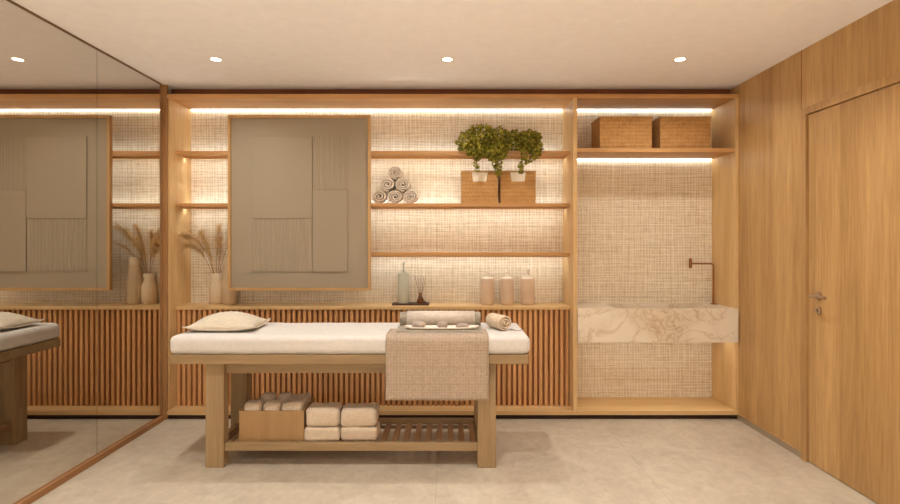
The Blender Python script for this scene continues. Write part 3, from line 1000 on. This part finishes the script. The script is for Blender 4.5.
while z > 0.42:
    path.append((MY - 0.006, z)); z -= 0.015
path.append((MY - 0.006, 0.413))
bm = strip(path, RX0, RX1, 0.004, 30, 0.004)
ro = obj('table_runner', bm, runner_m, None, 'all', origin=(0, 3.2, 0.6))
tag(ro, 'beige waffle-weave cloth hanging over the front edge of the massage table', 'cloth')

# grey mat, flat then rolled
MB = MZ + 0.008
mtg = thing('rolled_mat', (-0.06, 3.35, MB), 'grey woven mat half rolled up at the back of the massage table', 'mat')
obj('flat_part', bbox(-0.312, 0.200, 3.165, 3.42, MB, MB + 0.005, 0.001, 1), mat_m, mtg)
rl = roll_mesh(0.050, 0.515, 4.2, 0.98, 120)
bmesh.ops.rotate(rl, verts=rl.verts[:], cent=(0, 0, 0), matrix=Matrix.Rotation(PI / 2, 3, 'Z'))
bmesh.ops.translate(rl, verts=rl.verts[:], vec=(-0.056, 3.43, MZ + 0.050))
rlo = obj('roll', rl, mat_m, mtg, 'all')
bd = BM()
N = 40
ring = []
for k, xx in enumerate((-0.270, 0.165)):
    ring.append([bd.verts.new((xx, 3.43 + 0.0525 * math.cos(2 * PI * i / N), MZ + 0.0505 + 0.0515 * math.sin(2 * PI * i / N))) for i in range(N)])
    ring.append([bd.verts.new((xx, 3.43 + 0.0508 * math.cos(2 * PI * i / N), MZ + 0.0505 + 0.0495 * math.sin(2 * PI * i / N))) for i in range(N)])
for A, B in ((ring[0], ring[2]), (ring[1], ring[3]), (ring[0], ring[1]), (ring[2], ring[3])):
    for i in range(N):
        bd.faces.new((A[i], A[(i + 1) % N], B[(i + 1) % N], B[i]))
obj('pale_band', bd, matband_m, rlo, 'all', label='paler cloth wrapped round the middle')

# tray with stones
TZ = MB + 0.005
sy = 3.255
bm = BM()
def boat(xs, rx, ry, z0, z1, zi):
    N = 48
    def rg(kx, ky, z, lift=0.0):
        o_ = []
        for i in range(N):
            a = 2 * PI * i / N
            c, s = math.cos(a), math.sin(a)
            sx = math.copysign(abs(c) ** 0.55, c); ss = math.copysign(abs(s) ** 0.8, s)
            o_.append(bm.verts.new((xs + kx * sx, sy + ky * ss, z + lift * abs(sx) ** 4)))
        return o_
    rings = [rg(rx * 0.86, ry * 0.7, z0), rg(rx * 0.97, ry * .95, z0 + 0.007, 0.004), rg(rx, ry, z1, 0.006), rg(rx * 0.98, ry * .93, z1, 0.006), rg(rx * 0.86, ry * .72, zi)]
    for A, B in zip(rings, rings[1:]):
        for i in range(N):
            bm.faces.new((A[i], A[(i + 1) % N], B[(i + 1) % N], B[i]))
    bm.faces.new(rings[0][::-1]); bm.faces.new(rings[-1])
boat(-0.044, 0.228, 0.050, TZ, TZ + 0.016, TZ + 0.006)
o = obj('stone_tray', bm, tray_m, None, 'all', origin=(-0.044, sy, TZ))
tag(o, 'long shallow cream dish carrying three massage stones', 'dish')
for (x, rx, rz, lab_) in ((-0.185, 0.043, 0.024, 'largest taupe massage stone, left in the cream dish'),
                         (-0.039, 0.034, 0.024, 'middle taupe massage stone in the cream dish'),
                         (0.082, 0.041, 0.017, 'flattest taupe massage stone, right in the cream dish')):
    bm = BM()
    bmesh.ops.create_icosphere(bm, subdivisions=4, radius=1)
    for v_ in bm.verts:
        n_ = 1 + 0.06 * noise.noise(v_.co * 1.3 + Vector((x * 40, 0, 0)))
        z_ = v_.co.z
        v_.co = Vector((v_.co.x * rx * n_, v_.co.y * 0.030 * n_, max(z_, -0.82) * rz * n_))
    mn = min(v_.co.z for v_ in bm.verts)
    o = obj('massage_stone', bm, stone_m, None, 'all'); o.location = (x, sy, TZ + 0.0065 - mn)
    tag(o, lab_, 'stone', 'massage stones in the dish')

# small rolled towel at the right
bm = roll_mesh(0.055, 0.165, 2.6, 0.9)
bmesh.ops.rotate(bm, verts=bm.verts[:], cent=(0, 0, 0), matrix=Matrix.Rotation(math.radians(26), 3, 'Z'))
o = obj('rolled_towel', bm, towel2_m, None, 'all'); o.location = (0.312, 3.335, MZ + 0.0495)
tag(o, 'single small beige rolled towel lying on the mattress foot', 'towel')
bm = bbox(0.385, 0.435, 3.27, 3.33, MZ, MZ + 0.008, 0.003, 2)
bmesh.ops.rotate(bm, verts=bm.verts[:], cent=(0.42, 3.31, 0), matrix=Matrix.Rotation(math.radians(30), 3, 'Z'))
o = obj('face_cloth', bm, sheet_m, None, True, origin=(0.42, 3.31, MZ)); tag(o, 'small white cloth beside the beige rolled towel', 'cloth')

# ---------------------------------------------------------------- lower rack contents
bx0, bx1, by0, by1, bz0, bz1 = -1.262, -0.874, 3.20, 3.47, RK, 0.308
cb = thing('storage_box', ((bx0 + bx1) / 2, (by0 + by1) / 2, bz0), 'light wooden open box of towels on the lower rack', 'box')
bm = BM(); t_ = 0.010
box(bm, bx0, bx1, by0, by0 + t_, bz0, bz1); box(bm, bx0, bx1, by1 - t_, by1, bz0, bz1)
box(bm, bx0, bx0 + t_, by0 + t_, by1 - t_, bz0, bz1); box(bm, bx1 - t_, bx1, by0 + t_, by1 - t_, bz0, bz1)
box(bm, bx0 + t_, bx1 - t_, by0 + t_, by1 - t_, bz0, bz0 + t_)
obj('box_body', bm, box_m, cb)
g = 'rolled towels in the wooden box'
def soft_roll(x, y, z, R_, L, lab_):
    bm = roll_mesh(R_, L, 3.0, 0.95, amp=0.002)
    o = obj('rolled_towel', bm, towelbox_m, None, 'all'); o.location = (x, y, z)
    tag(o, lab_, 'towel', g)
    return o
# upright-standing rolls with spirals hidden: rolls lie along x at the front and behind
def xroll(x, y, z, R_, L, lab_):
    bm = roll_mesh(R_, L, 3.0, 1.0, amp=0.002)
    bmesh.ops.rotate(bm, verts=bm.verts[:], cent=(0, 0, 0), matrix=Matrix.Rotation(math.radians(8), 3, 'Y'))
    bmesh.ops.rotate(bm, verts=bm.verts[:], cent=(0, 0, 0), matrix=Matrix.Rotation(PI / 2, 3, 'X'))
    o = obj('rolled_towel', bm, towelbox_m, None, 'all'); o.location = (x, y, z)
    tag(o, lab_, 'towel', g)
zc = bz0 + t_
Hh = 0.235
for (x, y, R_, hh, lab_) in ((-1.193, 3.265, 0.054, 0.214, 'front left upright rolled towel in the wooden box'),
                         (-1.078, 3.265, 0.054, 0.214, 'front right upright rolled towel in the wooden box'),
                         (-1.150, 3.395, 0.045, 0.226, 'rear left upright rolled towel in the wooden box'),
                         (-1.045, 3.395, 0.045, 0.226, 'rear right upright rolled towel in the wooden box')):
    bm = soft(x - R_, x + R_, y - R_ * 0.9, y + R_ * 0.9, zc, zc + hh, 0.028, (6, 6, 6), 0.004, 18, x * 10)
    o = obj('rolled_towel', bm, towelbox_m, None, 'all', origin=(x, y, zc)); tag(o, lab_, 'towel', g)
for k, (dz_, rot, lab_) in enumerate(((0.0, 2, 'lower folded towel at the right side of the wooden box'), (0.094, -7, 'upper folded towel at the right side of the wooden box, sloping'))):
    z0_ = zc + dz_
    bm = soft(-1.020, -0.888, 3.215, 3.445, z0_, z0_ + (0.093 if k == 0 else 0.12), 0.026, (4, 6, 3), 0.005, 20, k + 3)
    if k:
        for v_ in bm.verts:
            if v_.co.z > z0_ + 0.05:
                v_.co.z += (v_.co.x + 0.95) * 0.15
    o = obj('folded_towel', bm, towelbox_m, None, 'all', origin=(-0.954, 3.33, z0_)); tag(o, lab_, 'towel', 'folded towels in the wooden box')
g = 'folded cream towels stacked on the lower rack'
def folded(x0, x1, z0, z1, seed, lab_):
    """towel folded over: two fat layers joined at a rounded front fold"""
    y0, y1 = 3.185, 3.34
    bm = soft(x0, x1, y0, y1, z0, z1, (z1 - z0) * 0.25, (9, 10, 5), 0.008, 12, seed)
    o = obj('folded_towel', bm, cream_towel_m, None, 'all', origin=((x0 + x1) / 2, (y0 + y1) / 2, z0))
    tag(o, lab_, 'towel', g)
folded(-0.868, -0.655, RK, 0.212, 1, 'lower left folded cream towel, beside the wooden box')
folded(-0.653, -0.432, RK, 0.212, 2, 'lower right folded cream towel, towards the bare slats')
folded(-0.866, -0.656, 0.213, 0.325, 3, 'upper left folded cream towel, beside the wooden box')
folded(-0.654, -0.436, 0.213, 0.322, 4, 'upper right folded cream towel, towards the bare slats')

# ---------------------------------------------------------------- ceiling lights
def ceiling_light(x, y, label, power, spread=140):
    t = thing('ceiling_light', (x, y, H), label, 'ceiling light', 'recessed downlights in the ceiling')
    bm = BM(); lathe(bm, [(0.042, H), (0.042, H - 0.003), (0.031, H - 0.004), (0.031, H)], x, y, 40, close=False)
    obj('trim_ring', bm, trimwhite_m, t, True)
    bm = BM(); lathe(bm, [(0.031, H - 0.0005), (0.031, H - 0.0025)], x, y, 40)
    obj('lens', bm, lens_m, t)
    ld = bpy.data.lights.new('downlight', 'AREA'); ld.shape = 'DISK'; ld.size = 0.06
    ld.energy = power; ld.color = WARM[:3]; ld.spread = math.radians(spread)
    lo = bpy.data.objects.new('downlight', ld); COL.objects.link(lo)
    lo.parent = t; lo.location = (0, 0, -0.006)
PW = 5.5
for (x, lab_) in ((-1.496, 'left ceiling downlight, nearest the mirror'), (-0.010, 'middle ceiling downlight above the massage table'), (1.483, 'right ceiling downlight, nearest the door wall')):
    ceiling_light(x, 3.415, lab_, PW)
for yy, nm, kk, spr in ((2.25, 'second row', 1.2, 120), (0.95, 'third row', 1.2, 100), (-0.35, 'fourth row', 10.0, 80)):  # unseen extra rows, added for fill and ceiling bounce
    for x, sd in ((-1.496, 'mirror side'), (-0.010, 'centre'), (1.483, 'door side')):
        ceiling_light(x, yy, 'added fill downlight of the %s towards the viewer, %s' % (nm, sd), PW * kk, spr)

# ---------------------------------------------------------------- world, camera
w = bpy.data.worlds.new('world'); SC.world = w; w.use_nodes = True
w.node_tree.nodes['Background'].inputs[0].default_value = (1, 0.85, 0.7, 1)
w.node_tree.nodes['Background'].inputs[1].default_value = 0.05
cd = bpy.data.cameras.new('camera'); cam = bpy.data.objects.new('camera', cd); COL.objects.link(cam)
cam.location = (0, 0, EYE); cam.rotation_euler = (PI / 2, 0, 0)
cd.sensor_width = 36; cd.lens = 532 * 36 / 900; cd.shift_x = 1 / 900; cd.shift_y = -9 / 900
cd.clip_start = 0.05
SC.camera = cam
SC.view_settings.view_transform = 'Standard'; SC.view_settings.look = 'None'
SC.view_settings.exposure = 0.10; SC.view_settings.gamma = 1.0; SC.view_settings.use_curve_mapping = False
